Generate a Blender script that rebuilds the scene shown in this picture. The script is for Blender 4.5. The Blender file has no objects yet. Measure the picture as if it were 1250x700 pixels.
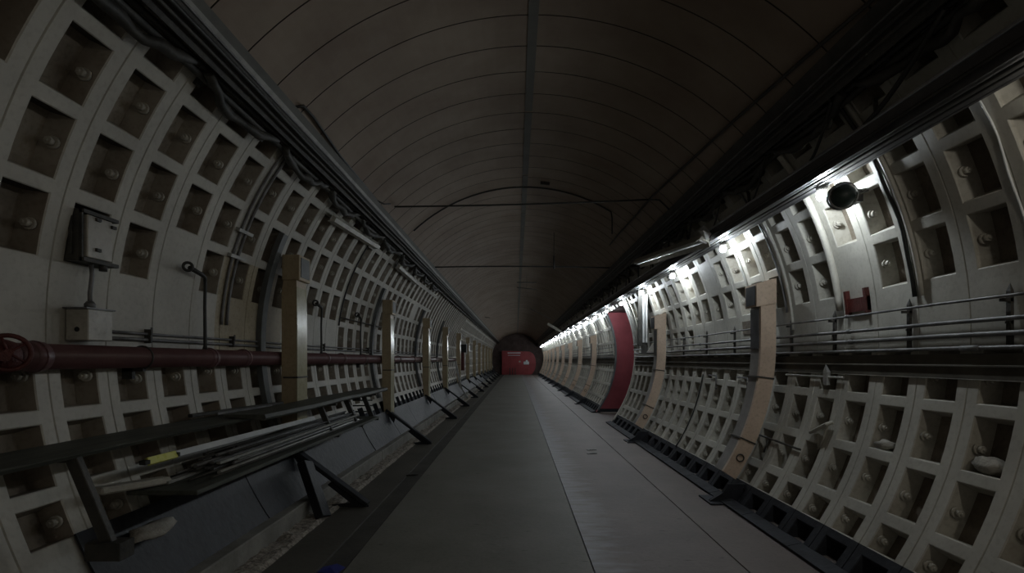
import bpy, math, random
from mathutils import Vector, Matrix, noise
random.seed(7)
C = bpy.context.scene.collection
PI = math.pi
# ---- measured tunnel ---------------------------------------------------------
S = 0.508                 # ring width
R = 3.23                  # inner radius at the face of the flanges
CX, CZ = 0.166, 1.989     # tunnel axis, floor at z = 0
EYE = 1.79
FPX = 652.0
YA, YB = -2.6, 67.0

def P(side, r, deg, y):
    t = math.radians(deg)
    return (CX + side * r * math.cos(t), y, CZ + r * math.sin(t))

# ---- materials ---------------------------------------------------------------
def mat(name, c1, c2, scale=3.0, rough=0.6, metal=0.0, bump=0.0, bscale=None, stretch=None, detail=6, lo=0.35, hi=0.65, spec=0.5, fine=0.0):
    m = bpy.data.materials.new(name); m.use_nodes = True
    nt = m.node_tree; N = nt.nodes; L = nt.links
    b = N['Principled BSDF']
    b.inputs['Roughness'].default_value = rough
    b.inputs['Metallic'].default_value = metal
    b.inputs['Specular IOR Level'].default_value = spec
    tc = N.new('ShaderNodeTexCoord'); mp = N.new('ShaderNodeMapping')
    if stretch: mp.inputs['Scale'].default_value = stretch
    L.new(tc.outputs['Object'], mp.inputs['Vector'])
    n = N.new('ShaderNodeTexNoise'); n.inputs['Scale'].default_value = scale
    n.inputs['Detail'].default_value = detail; n.inputs['Roughness'].default_value = 0.62
    L.new(mp.outputs[0], n.inputs['Vector'])
    cr = N.new('ShaderNodeValToRGB')
    cr.color_ramp.elements[0].position = lo; cr.color_ramp.elements[1].position = hi
    cr.color_ramp.elements[0].color = (*c1, 1); cr.color_ramp.elements[1].color = (*c2, 1)
    L.new(n.outputs['Fac'], cr.inputs['Fac'])
    col = cr.outputs[0]
    if fine > 0:
        n2 = N.new('ShaderNodeTexNoise'); n2.inputs['Scale'].default_value = 28; n2.inputs['Detail'].default_value = 5
        L.new(tc.outputs['Object'], n2.inputs['Vector'])
        r2 = N.new('ShaderNodeValToRGB'); r2.color_ramp.elements[0].position = 0.34; r2.color_ramp.elements[1].position = 0.5
        r2.color_ramp.elements[0].color = (1 - fine, 1 - fine * 1.05, 1 - fine * 1.15, 1); r2.color_ramp.elements[1].color = (1, 1, 1, 1)
        L.new(n2.outputs['Fac'], r2.inputs['Fac'])
        mx = N.new('ShaderNodeMix'); mx.data_type = 'RGBA'; mx.blend_type = 'MULTIPLY'; mx.inputs[0].default_value = 1
        L.new(col, mx.inputs[6]); L.new(r2.outputs[0], mx.inputs[7]); col = mx.outputs[2]
    L.new(col, b.inputs['Base Color'])
    if bump > 0:
        nb = N.new('ShaderNodeTexNoise'); nb.inputs['Scale'].default_value = bscale or scale * 6
        nb.inputs['Detail'].default_value = 5
        L.new(mp.outputs[0], nb.inputs['Vector'])
        bp = N.new('ShaderNodeBump'); bp.inputs['Strength'].default_value = bump; bp.inputs['Distance'].default_value = 0.02
        L.new(nb.outputs['Fac'], bp.inputs['Height']); L.new(bp.outputs[0], b.inputs['Normal'])
    return m

M = {}
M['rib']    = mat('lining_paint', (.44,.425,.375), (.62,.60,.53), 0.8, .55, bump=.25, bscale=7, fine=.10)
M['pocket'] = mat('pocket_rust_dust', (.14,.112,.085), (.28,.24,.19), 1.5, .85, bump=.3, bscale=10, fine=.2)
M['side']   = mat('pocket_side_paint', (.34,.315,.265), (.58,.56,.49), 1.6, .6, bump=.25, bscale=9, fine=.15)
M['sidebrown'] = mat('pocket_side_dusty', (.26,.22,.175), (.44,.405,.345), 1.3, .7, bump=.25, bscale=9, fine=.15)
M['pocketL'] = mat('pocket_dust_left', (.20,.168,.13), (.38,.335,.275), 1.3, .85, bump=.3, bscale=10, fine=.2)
M['webin'] = mat('pocket_web_shade', (.045,.038,.030), (.10,.085,.068), 2, .85)  # shade painted as dark colour on the upper inner faces of left pockets
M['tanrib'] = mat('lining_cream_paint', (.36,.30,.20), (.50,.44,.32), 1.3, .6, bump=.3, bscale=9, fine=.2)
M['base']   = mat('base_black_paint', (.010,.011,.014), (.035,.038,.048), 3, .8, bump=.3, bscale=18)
M['blue']   = mat('trough_blue_black', (.007,.008,.011), (.019,.020,.027), 2.4, .55, bump=.45, bscale=12)
M['liner']  = mat('liner_panel', (.23,.17,.125), (.32,.255,.195), 1.1, .65, bump=.15, bscale=5)
M['seam']   = mat('liner_seam', (.05,.042,.035), (.08,.068,.055), 3, .8)
M['strip']  = mat('liner_strip', (.11,.108,.095), (.15,.148,.13), 3, .6)
M['dark']   = mat('sooty_steel', (.035,.034,.030), (.075,.070,.060), 5, .6, bump=.3, bscale=30)
M['trunk']  = mat('trunking_black', (.075,.075,.080), (.11,.11,.115), 5, .4, bump=.1, bscale=30)
M['edge']   = mat('bare_metal_edge', (.40,.42,.45), (.65,.68,.72), 3, .3, metal=.8)
M['steel']  = mat('grey_steel', (.13,.13,.13), (.26,.26,.26), 6, .5, metal=.4)
M['galv']   = mat('painted_conduit', (.30,.30,.28), (.48,.48,.45), 6, .42, metal=.2)
M['red']    = mat('maroon_pipe_paint', (.13,.064,.067), (.17,.088,.092), 4, .38, bump=.08, bscale=20)
M['hoard']  = mat('red_paint', (.26,.050,.062), (.36,.075,.09), 2, .55, bump=.1)
M['drkred'] = mat('dark_red_paint', (.07,.015,.012), (.12,.025,.02), 12, .55, bump=.3)
M['khaki']  = mat('post_khaki', (.40,.31,.19), (.50,.40,.25), 3, .45, bump=.08, fine=.15)
M['cream']  = mat('post_cream_gloss', (.42,.39,.25), (.55,.52,.36), 3, .22, bump=.03, fine=.1)
M['tan']    = mat('post_tan', (.58,.44,.33), (.70,.55,.42), 2.5, .6, bump=.1, fine=.15)
M['greypl'] = mat('post_grey_plate', (.22,.205,.19), (.32,.30,.28), 3, .5)
M['hole']   = mat('black_void', (.018,.018,.018), (.03,.03,.03), 3, .8)
M['greyrib']= mat('grey_channel', (.10,.11,.11), (.17,.18,.18), 3, .5, bump=.1)
M['wood']   = mat('grimy_board', (.045,.050,.040), (.10,.105,.085), 3, .6, stretch=(6,.6,6), bump=.2)
M['enamel'] = mat('fitting_enamel', (.38,.36,.31), (.56,.54,.48), 4, .35, fine=.15)
M['white']  = mat('white_enamel', (.68,.70,.70), (.80,.82,.82), 4, .3)
M['yellow'] = mat('yellow_tape', (.75,.76,.12), (.85,.85,.25), 20, .5, lo=.42, hi=.5)
M['gravel'] = mat('gravel', (.16,.14,.12), (.46,.42,.36), 22, .9, bump=1.0, bscale=30)
M['conc']   = mat('kerb_concrete', (.20,.195,.175), (.32,.31,.28), 3, .8, bump=.3, bscale=20)
M['trough'] = mat('brown_black_channel', (.08,.073,.057), (.13,.118,.092), 4, .7)
M['rubber'] = mat('black_rubber', (.025,.025,.022), (.04,.04,.036), 4, .5)
M['green']  = mat('dark_green_metal', (.012,.022,.020), (.03,.045,.04), 4, .25)
M['rag']    = mat('dusty_cloth', (.30,.28,.24), (.48,.46,.41), 8, .9, bump=.4)

# floor: grey screed on the left, brownish concrete on the right, glossy reflection painted in as a pale band along the joint
def floor_mat(name, c1, c2, sheen=None):
    m = mat(name, c1, c2, 0.9, .62, bump=.12, bscale=14, fine=.12)
    nt = m.node_tree; N = nt.nodes; L = nt.links; b = N['Principled BSDF']
    src = b.inputs['Base Color'].links[0].from_socket
    tc = N.new('ShaderNodeTexCoord')
    # dark scuffs
    mp = N.new('ShaderNodeMapping'); mp.inputs['Scale'].default_value = (3.5, 9, 1); L.new(tc.outputs['Object'], mp.inputs[0])
    n = N.new('ShaderNodeTexNoise'); n.inputs['Scale'].default_value = 1.6; n.inputs['Detail'].default_value = 3; L.new(mp.outputs[0], n.inputs[0])
    cr = N.new('ShaderNodeValToRGB'); cr.color_ramp.elements[0].position = .27; cr.color_ramp.elements[1].position = .33
    cr.color_ramp.elements[0].color = (.5,.48,.46,1); cr.color_ramp.elements[1].color = (1,1,1,1); L.new(n.outputs['Fac'], cr.inputs[0])
    mx = N.new('ShaderNodeMix'); mx.data_type = 'RGBA'; mx.blend_type = 'MULTIPLY'; mx.inputs[0].default_value = 1
    L.new(src, mx.inputs[6]); L.new(cr.outputs[0], mx.inputs[7]); out = mx.outputs[2]
    if sheen:
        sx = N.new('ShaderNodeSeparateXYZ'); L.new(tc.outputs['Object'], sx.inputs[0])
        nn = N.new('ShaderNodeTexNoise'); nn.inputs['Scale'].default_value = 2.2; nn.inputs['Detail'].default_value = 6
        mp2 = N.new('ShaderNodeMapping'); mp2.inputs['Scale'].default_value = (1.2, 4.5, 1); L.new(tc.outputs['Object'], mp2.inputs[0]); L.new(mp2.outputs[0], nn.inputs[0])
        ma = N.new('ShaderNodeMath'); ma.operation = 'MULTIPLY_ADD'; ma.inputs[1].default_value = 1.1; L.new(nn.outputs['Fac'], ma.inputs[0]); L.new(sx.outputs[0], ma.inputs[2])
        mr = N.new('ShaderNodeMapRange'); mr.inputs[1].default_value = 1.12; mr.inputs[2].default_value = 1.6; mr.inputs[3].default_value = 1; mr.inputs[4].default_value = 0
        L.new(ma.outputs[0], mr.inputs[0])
        m2 = N.new('ShaderNodeMix'); m2.data_type = 'RGBA'; L.new(mr.outputs[0], m2.inputs[0]); L.new(out, m2.inputs[6]); m2.inputs[7].default_value = (*sheen, 1)
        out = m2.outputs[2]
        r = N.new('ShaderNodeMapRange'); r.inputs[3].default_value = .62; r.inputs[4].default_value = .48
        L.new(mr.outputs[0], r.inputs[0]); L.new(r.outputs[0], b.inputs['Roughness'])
    L.new(out, b.inputs['Base Color'])
    return m
M['floorL'] = floor_mat('floor_screed_grey', (.165,.160,.138), (.215,.210,.185))
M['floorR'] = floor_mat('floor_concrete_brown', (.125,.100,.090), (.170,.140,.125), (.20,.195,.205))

M['floorside'] = floor_mat('floor_side_grime', (.085,.080,.066), (.125,.118,.10))
M['gutter'] = mat('gutter_grime', (.045,.043,.036), (.075,.07,.06), 2.5, .8, bump=.2)
def emis(name, col, strength):
    m = bpy.data.materials.new(name); m.use_nodes = True
    b = m.node_tree.nodes['Principled BSDF']
    b.inputs['Base Color'].default_value = (.8,.8,.8,1)
    b.inputs['Emission Color'].default_value = (*col, 1)
    b.inputs['Emission Strength'].default_value = strength
    return m
LAMP = 340.0
M['lamp'] = emis('lamp_globe_glow', (.86,.94,1.0), LAMP)
M['lampwarm'] = emis('lamp_globe_glow_warm', (1.0,.93,.80), LAMP * .9)
M['lampfill'] = emis('lamp_globe_dim_fill', (1.0,.95,.85), LAMP * .22)

# ---- mesh builder ------------------------------------------------------------
def rootloc(p):
    while p.parent: p = p.parent
    return Vector(p.location)

class MB:
    def __init__(s): s.v = []; s.f = []; s.m = []; s.sm = []; s.warp = False
    def face(s, pts, m=0, smooth=False):
        i = len(s.v); s.v += [tuple(p) for p in pts]; s.f.append(tuple(range(i, i + len(pts)))); s.m.append(m); s.sm.append(smooth)
    def add(s, verts, faces, m=0, smooth=False):
        i = len(s.v); s.v += [tuple(p) for p in verts]
        for f in faces: s.f.append(tuple(i + k for k in f)); s.m.append(m); s.sm.append(smooth)
    def box(s, lo, hi, m=0, mx=None, bev=0.0):
        x0,y0,z0 = lo; x1,y1,z1 = hi
        if bev <= 0:
            v = [(x0,y0,z0),(x1,y0,z0),(x1,y1,z0),(x0,y1,z0),(x0,y0,z1),(x1,y0,z1),(x1,y1,z1),(x0,y1,z1)]
            f = [(0,3,2,1),(4,5,6,7),(0,1,5,4),(1,2,6,5),(2,3,7,6),(3,0,4,7)]
        else:
            b = min(bev, (x1-x0)/3, (y1-y0)/3, (z1-z0)/3); v = []; idx = {}
            for i,X in enumerate((x0,x1)):
                for j,Y in enumerate((y0,y1)):
                    for k,Z in enumerate((z0,z1)):
                        sx,sy,sz = (1,-1)[i],(1,-1)[j],(1,-1)[k]
                        for a in range(3):
                            idx[(i,j,k,a)] = len(v)
                            v.append((X + (0 if a==0 else sx*b), Y + (0 if a==1 else sy*b), Z + (0 if a==2 else sz*b)))
            f = []
            for i in (0,1): f.append([idx[(i,j,k,0)] for j,k in ((0,0),(1,0),(1,1),(0,1))])
            for j in (0,1): f.append([idx[(i,j,k,1)] for i,k in ((0,0),(1,0),(1,1),(0,1))])
            for k in (0,1): f.append([idx[(i,j,k,2)] for i,j in ((0,0),(1,0),(1,1),(0,1))])
            for j in (0,1):
                for k in (0,1): f.append([idx[(0,j,k,1)],idx[(1,j,k,1)],idx[(1,j,k,2)],idx[(0,j,k,2)]])
            for i in (0,1):
                for k in (0,1): f.append([idx[(i,0,k,0)],idx[(i,1,k,0)],idx[(i,1,k,2)],idx[(i,0,k,2)]])
            for i in (0,1):
                for j in (0,1): f.append([idx[(i,j,0,0)],idx[(i,j,1,0)],idx[(i,j,1,1)],idx[(i,j,0,1)]])
            for i in (0,1):
                for j in (0,1):
                    for k in (0,1): f.append([idx[(i,j,k,0)],idx[(i,j,k,1)],idx[(i,j,k,2)]])
        if mx is not None: v = [mx @ Vector(p) for p in v]
        s.add(v, f, m)
    def beam(s, a, b, w, h, m=0, up=(0,0,1), bev=0.0):
        a = Vector(a); b = Vector(b); d = (b - a); L = d.length; d.normalize()
        x = d.cross(Vector(up)); x = x.normalized() if x.length > 1e-5 else Vector((1,0,0)); z = x.cross(d)
        mx = Matrix.Translation(a) @ Matrix((x, d, z)).transposed().to_4x4()
        s.box((-w/2, 0, -h/2), (w/2, L, h/2), m, mx, bev)
    def tube(s, pts, r, n=10, m=0, cap=True, rs=None):
        pts = [Vector(p) for p in pts]; rings = []; prev = None
        for i, p in enumerate(pts):
            d = (pts[min(i+1, len(pts)-1)] - pts[max(i-1, 0)]).normalized()
            if prev is None:
                up = Vector((0,0,1)) if abs(d.z) < .9 else Vector((1,0,0))
                a = d.cross(up).normalized()
            else:
                a = (prev - d * prev.dot(d)).normalized()
            prev = a; b = d.cross(a); rr = rs[i] if rs else r
            rings.append([p + (a * math.cos(2*PI*k/n) + b * math.sin(2*PI*k/n)) * rr for k in range(n)])
        v = [q for rg in rings for q in rg]; f = []
        for i in range(len(rings) - 1):
            for k in range(n):
                k2 = (k+1) % n; f.append((i*n+k, i*n+k2, (i+1)*n+k2, (i+1)*n+k))
        s.add(v, f, m, True)
        if cap:
            s.face(list(reversed(rings[0])), m); s.face(rings[-1], m)
    def cyl(s, a, b, r, n=14, m=0): s.tube([a, b], r, n, m)
    def torus(s, c, axis, R0, r, n=24, k=8, m=0):
        ax = Vector(axis).normalized(); t = Vector((0,0,1)) if abs(ax.z) < .9 else Vector((1,0,0)); u = ax.cross(t).normalized(); w = ax.cross(u)
        c = Vector(c); v = []; f = []
        for i in range(n):
            e = u*math.cos(2*PI*i/n) + w*math.sin(2*PI*i/n)
            for j in range(k):
                v.append(c + e*(R0 + r*math.cos(2*PI*j/k)) + ax*(r*math.sin(2*PI*j/k)))
        for i in range(n):
            for j in range(k):
                f.append((i*k+j, ((i+1)%n)*k+j, ((i+1)%n)*k+(j+1)%k, i*k+(j+1)%k))
        s.add(v, f, m, True)
    def lathe(s, c, axis, prof, n=18, m=0):
        ax = Vector(axis).normalized(); t = Vector((0,0,1)) if abs(ax.z) < .9 else Vector((1,0,0)); u = ax.cross(t).normalized(); w = ax.cross(u); c = Vector(c)
        v = []; f = []
        for (r, h) in prof:
            for i in range(n):
                v.append(c + ax*h + (u*math.cos(2*PI*i/n) + w*math.sin(2*PI*i/n))*max(r, 1e-4))
        for j in range(len(prof)-1):
            for i in range(n): f.append((j*n+i, j*n+(i+1)%n, (j+1)*n+(i+1)%n, (j+1)*n+i))
        s.add(v, f, m, True)
    def prism(s, poly, y0, y1, m=0):      # poly in (x, z)
        n = len(poly)
        v = [(x, y0, z) for x, z in poly] + [(x, y1, z) for x, z in poly]
        f = [tuple(range(n)), tuple(range(2*n-1, n-1, -1))] + [(i, (i+1)%n, n+(i+1)%n, n+i) for i in range(n)]
        s.add(v, f, m)
    def arcbox(s, side, r0, r1, t0, t1, y0, y1, m=0, seg=2.5, inner=None):
        def P(sd, r_, t_, y_, P0=globals()['P']):
            p = P0(sd, r_, t_, y_)
            return (p[0] + sd*r_*(1-math.cos(math.radians(t_))), p[1], p[2]) if s.warp and t_ > 0 else p
        k = max(1, int(math.ceil(abs(t1 - t0) / seg))); ts = [t0 + (t1-t0)*i/k for i in range(k+1)]
        for a, b in zip(ts, ts[1:]):
            s.face([P(side,r0,a,y0), P(side,r0,b,y0), P(side,r0,b,y1), P(side,r0,a,y1)], m if inner is None else inner)
            s.face([P(side,r1,a,y0), P(side,r1,b,y0), P(side,r1,b,y1), P(side,r1,a,y1)], m)
            for y in (y0, y1): s.face([P(side,r0,a,y), P(side,r1,a,y), P(side,r1,b,y), P(side,r0,b,y)], m)
        for a in (t0, t1): s.face([P(side,r0,a,y0), P(side,r1,a,y0), P(side,r1,a,y1), P(side,r0,a,y1)], m)
    def build(s, name, mats, parent=None, fix=True):
        me = bpy.data.meshes.new(name)
        off = rootloc(parent) if parent else Vector((0,0,0))
        me.from_pydata([tuple(Vector(p) - off) for p in s.v], [], s.f)
        if not isinstance(mats, (list, tuple)): mats = [mats]
        for k in mats: me.materials.append(M[k])
        me.polygons.foreach_set('material_index', s.m); me.polygons.foreach_set('use_smooth', s.sm)
        me.update()
        if fix:
            import bmesh
            bm = bmesh.new(); bm.from_mesh(me); bmesh.ops.remove_doubles(bm, verts=bm.verts, dist=1e-5)
            bmesh.ops.recalc_face_normals(bm, faces=bm.faces); bm.to_mesh(me); bm.free()
        o = bpy.data.objects.new(name, me); C.objects.link(o)
        if parent: o.parent = parent
        return o

def tag(o, label, cat, group=None):
    o['label'] = label; o['category'] = cat
    if group: o['group'] = group
    return o
def thing(name, label, cat, loc=(0,0,0), group=None):
    o = bpy.data.objects.new(name, None); C.objects.link(o); o.location = loc; o.empty_display_size = .1
    return tag(o, label, cat, group)
def struct(o, label=None):
    o['kind'] = 'structure'
    if label: o['label'] = label
    return o
def copytree(o, parent=None):
    c = o.copy(); C.objects.link(c); c.parent = parent
    for ch in list(o.children): copytree(ch, c)
    return c
ORD = ['first','second','third','fourth','fifth','sixth','seventh','eighth','ninth','tenth','eleventh','twelfth','thirteenth','fourteenth','fifteenth','sixteenth',
       'seventeenth','eighteenth','nineteenth','twentieth','twenty-first','twenty-second','twenty-third','twenty-fourth','twenty-fifth','twenty-sixth','twenty-seventh','twenty-eighth']

# ---- cast-iron lining --------------------------------------------------------
def row(i): c = 11.85 + 8.75*i; return (c - 3.65, c + 3.65)
ROWS_R = [(-37.3,-33.9), (-32.6,-28.4), row(-4), row(-3), row(-2), row(-1), row(0), row(1), row(2), row(3)]
ROWS_L = [(-24.0,-19.5), row(-3), row(-2), row(-1), row(0), row(1), row(2), row(3)]
DEP = .155
bolt_spots = {1: [], -1: []}
OPEN_N = (29.85 + .185, 35.85 - .185)
YO1, YO2 = OPEN_N[0]*S, OPEN_N[1]*S
rnd = random.Random(11)

def lining(side):
    mb = MB(); rows = ROWS_R if side > 0 else ROWS_L
    T0, T1 = -38.2, 43.5
    def fm(tmid, y):       # face material slot
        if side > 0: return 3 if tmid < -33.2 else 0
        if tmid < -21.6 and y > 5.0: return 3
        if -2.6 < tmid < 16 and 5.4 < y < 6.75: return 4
        return 0
    edges = sorted(set([T0, T1] + [e for r_ in rows for e in r_]))
    fine = []
    for a, b in zip(edges, edges[1:]):
        k = max(1, int(math.ceil((b-a)/2.5))); fine += [a + (b-a)*i/k for i in range(k)]
    fine.append(T1)
    k0 = int(YA/S) - 1; k1 = int(YB/S) + 1
    opened = lambda n0, t: side > 0 and OPEN_N[0] - .01 <= n0 < OPEN_N[1] - .01 and t < 26
    for k in range(k0, k1):
        yc = (k + .85)*S; h = .185*S; g = .007; j = rnd.uniform(-.006, .006)
        # the rib: two flange faces with the joint groove between them
        for a, b in zip(fine, fine[1:]):
            tm = (a+b)/2
            if opened(k + .85 - .185, tm): continue
            m = fm(tm, yc)
            for ya, yb, ra, rb in ((yc-h, yc-g, R, R), (yc-g, yc, R, R+.012), (yc, yc+g, R+.012, R), (yc+g, yc+h, R, R)):
                mb.face([P(side,ra,a,ya), P(side,rb,a,yb), P(side,rb,b,yb), P(side,ra,b,ya)], m)
        y0, y1 = yc + h, (k + 1.85)*S - h
        merged = side < 0 and 33 <= k < 52
        prev = T0
        rr = list(rows)
        if merged: rr = [r_ for r_ in rows if r_[0] < 7] + [(8.2, 41.5)]
        for (a, b) in rr + [(T1, T1)]:
            if prev < a - .01:
                kk = max(1, int(math.ceil((a-prev)/2.5)))
                for q in range(kk):
                    ta, tb = prev + (a-prev)*q/kk, prev + (a-prev)*(q+1)/kk
                    if opened(k + .85 + .185, (ta+tb)/2): continue
                    mb.face([P(side,R,ta,y0), P(side,R,ta,y1), P(side,R,tb,y1), P(side,R,tb,y0)], fm((ta+tb)/2, y0))
            if a >= T1: break
            prev = b
            if opened(k + .85 + .185, (a+b)/2): continue
            plain = abs((a+b)/2 - 3.1) < 1 and (k < (17 if side < 0 else 19))
            if not plain and rnd.random() < .02 and a > -10: plain = True
            kk = max(1, int(math.ceil((b-a)/2.5)))
            if plain:
                for q in range(kk):
                    ta, tb = a + (b-a)*q/kk, a + (b-a)*(q+1)/kk
                    mb.face([P(side,R,ta,y0), P(side,R,ta,y1), P(side,R,tb,y1), P(side,R,tb,y0)], fm((ta+tb)/2, y0))
                continue
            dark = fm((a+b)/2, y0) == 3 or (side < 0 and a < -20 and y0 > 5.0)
            # chamfer, slightly tapering sides, back skin
            ca, cy = .13, .008
            lv = [(R, 0, 0), (R+.007, ca, cy), (R+DEP, ca+.35, cy+.018)]
            def ringpts(l):
                r_, ta_, ty_ = l
                A = [a+ta_ + (b-a-2*ta_)*q/kk for q in range(kk+1)]
                return r_, A, y0+ty_, y1-ty_
            L = [ringpts(l) for l in lv]
            for li, (p, q_) in enumerate(zip(L, L[1:])):
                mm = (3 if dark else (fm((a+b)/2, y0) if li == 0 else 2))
                (r0,A0,ya0,yb0), (r1,A1,ya1,yb1) = p, q_
                for q in range(kk):
                    mb.face([P(side,r0,A0[q],ya0), P(side,r1,A1[q],ya1), P(side,r1,A1[q+1],ya1), P(side,r0,A0[q+1],ya0)], mm)
                    mb.face([P(side,r0,A0[q],yb0), P(side,r0,A0[q+1],yb0), P(side,r1,A1[q+1],yb1), P(side,r1,A1[q],yb1)], mm)
                mb.face([P(side,r0,A0[0],ya0), P(side,r0,A0[0],yb0), P(side,r1,A1[0],yb1), P(side,r1,A1[0],ya1)], mm)
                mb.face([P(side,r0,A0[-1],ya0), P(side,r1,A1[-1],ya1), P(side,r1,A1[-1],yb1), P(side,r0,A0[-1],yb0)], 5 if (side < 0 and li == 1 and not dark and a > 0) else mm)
            r1, A1, ya1, yb1 = L[-1]
            for q in range(kk):
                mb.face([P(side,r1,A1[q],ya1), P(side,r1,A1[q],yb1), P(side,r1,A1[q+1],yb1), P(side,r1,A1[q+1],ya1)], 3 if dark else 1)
            if b - a < 9 and y1 > 2.0 and not dark:
                bolt_spots[side].append(((a+b)/2 + rnd.uniform(-.5,.5), yb1 + .006, b - a))
    return mb

def bolt_mb(side, t, y, n=8):
    mb = MB(); c0 = Vector(P(side, R+.062, t, y)); d = Vector((0,-1,0))
    mb.cyl(c0, c0 + d*.018, .040, n + 4, 0)
    mb.tube([c0 + d*.016, c0 + d*.052], .027, 6, 0)
    mb.cyl(c0 + d*.04, c0 + d*.066, .011, n, 0)
    return mb

for side, nm in ((-1, 'wall_left'), (1, 'wall_right')):
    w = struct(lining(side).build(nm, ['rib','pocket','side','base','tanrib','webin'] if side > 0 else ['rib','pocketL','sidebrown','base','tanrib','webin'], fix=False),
        'curved wall of white painted cast iron rings with square pockets')
    spots = sorted(bolt_spots[side], key=lambda q: q[1])
    vis = [q for q in spots if q[1] > 2.9]
    rest = MB()
    for i, (t, y, dt) in enumerate(vis):
        if i < 96: bolt_mb(side, t, y).build('bolt', 'side', w)
        elif y < 34:
            b_ = bolt_mb(side, t, y, 5); rest.add(b_.v, b_.f, 0)
    o = rest.build('bolt', 'side', w, fix=False); o['kind'] = 'stuff'

# ---- vaulted ceiling ---------------------------------------------------------
RC = 3.131
def vault():
    mb = MB(); ts = [43.0 + (137.0-43.0)*i/40 for i in range(41)]
    k0 = int(YA/S) - 1; k1 = int(YB/S) + 1
    for k in range(k0, k1):
        y0, y1 = (k+.13)*S, (k+1.13)*S; g = .007
        dz = rnd.uniform(-.004, .004)
        for a, b in zip(ts, ts[1:]):
            q = lambda r_, t, y: P(1, r_, t, y)
            mb.face([q(RC,a,y0+g), q(RC,b,y0+g), q(RC,b,y1-g), q(RC,a,y1-g)], 0)
            mb.face([q(RC+.02,a,y0-g), q(RC+.02,b,y0-g), q(RC+.02,b,y0+g), q(RC+.02,a,y0+g)], 1)
            mb.face([q(RC,a,y0+g), q(RC+.02,a,y0+g), q(RC+.02,b,y0+g), q(RC,b,y0+g)], 1)
            mb.face([q(RC,a,y0-g), q(RC+.02,a,y0-g), q(RC+.02,b,y0-g), q(RC,b,y0-g)], 1)
    return mb
ceil = struct(vault().build('ceiling', ['liner','seam'], fix=False), 'dark barrel vault of brown curved panels')
mb = MB()
y = YA
while y < YB:
    mb.arcbox(1, RC-.008, RC-.001, 89.1, 90.9, y+.01, min(y+2.4, YB), 0, seg=1)
    y += 2.44
mb.build('crown_strip', 'strip', ceil)
for side, nm in ((-1, 'trim_left'), (1, 'trim_right')):
    mb = MB(); mb.arcbox(side, R-.15, R+.02, 42.6, 44.3, YA, YB, 0, seg=1)
    mb.arcbox(side, R-.17, R-.151, 42.3, 43.1, YA, YB, 1, seg=1)
    struct(mb.build(nm, ['strip','galv'] if side < 0 else ['dark','dark']))

# ---- floor, kerb, gravel, base, passage --------------------------------------
def strip_floor(xs, m):
    mb = MB()
    for (x0, z0), (x1, z1) in zip(xs, xs[1:]):
        mb.face([(x0,YA,z0), (x1,YA,z1), (x1,YB,z1), (x0,YB,z0)], m)
    return mb
mb = MB()
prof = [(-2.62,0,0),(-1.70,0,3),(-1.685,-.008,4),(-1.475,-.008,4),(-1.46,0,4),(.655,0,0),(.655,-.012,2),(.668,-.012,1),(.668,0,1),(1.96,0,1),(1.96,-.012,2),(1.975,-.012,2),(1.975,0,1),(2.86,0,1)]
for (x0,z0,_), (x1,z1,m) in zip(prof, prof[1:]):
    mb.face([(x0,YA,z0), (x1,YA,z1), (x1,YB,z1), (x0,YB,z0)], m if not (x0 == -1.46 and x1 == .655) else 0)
mb.face([(2.86,15.0,0), (6.6,15.0,0), (6.6,18.3,0), (2.86,18.3,0)], 1)
mb.box((-2.62,YA,-.2), (2.86,YB,-.06), 2)
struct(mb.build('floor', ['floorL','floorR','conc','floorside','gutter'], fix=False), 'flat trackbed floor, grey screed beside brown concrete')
mb = MB()
y = YA
while y < YB:
    mb.box((-2.52,y+.006,-.01), (-2.36,min(y+3.0,YB),.195 + rnd.uniform(-.006,.006)), 0, bev=.012); y += 3.006
struct(mb.build('trim_1', 'conc'), 'concrete kerb along the foot of the left wall')
mb = MB(); nx, ny = 5, 420
def gz(x, y): return .03 + .035*noise.noise(Vector((x*9, y*7, 0))) + .02*noise.noise(Vector((x*25, y*23, 3)))
for j in range(ny):
    ya, yb = 2.0 + 40.0*j/ny, 2.0 + 40.0*(j+1)/ny
    for i in range(nx):
        xa, xb = -2.37 + .24*i/nx, -2.37 + .24*(i+1)/nx
        z = lambda x_, y_, e: (gz(x_, y_) if not e else -.01)
        mb.face([(xa,ya,z(xa,ya,False)), (xb,ya,z(xb,ya,i==nx-1)), (xb,yb,z(xb,yb,i==nx-1)), (xa,yb,z(xa,yb,False))], 0)
o = mb.build('gravel', 'gravel'); tag(o, 'strip of pale gravel along the concrete kerb, left wall', 'gravel'); o['kind'] = 'stuff'
# blue-black trough cover on the left
mb = MB(); y = 3.35
while y < 42:
    y2 = min(y + 2.03, 42); d = rnd.uniform(-.006,.006)
    mb.arcbox(-1, R-.035+d, R-.02+d, -35.2, -23.6 + rnd.uniform(-.15,.15), y, y2-.01, 0, seg=2)
    y = y2
tag(mb.build('cable_trough_cover', 'blue'), 'blue-black curved steel cover along the foot of the left wall', 'cable trough cover')
# black base plate on the right
mb = MB(); 
for ya, yb in ((2.0, YO1-.02), (YO2+.02, 60)):
    y = ya
    while y < yb:
        y2 = min(y + S*2, yb)
        mb.prism([(2.66,-.01),(2.56,.012),(2.56,.03),(2.70,.06),(2.74,.03),(2.74,-.01)], y+.01, y2, 0); y = y2
struct(mb.build('trim_2', 'base'), 'black steel shoe along the foot of the right wall')
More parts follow.
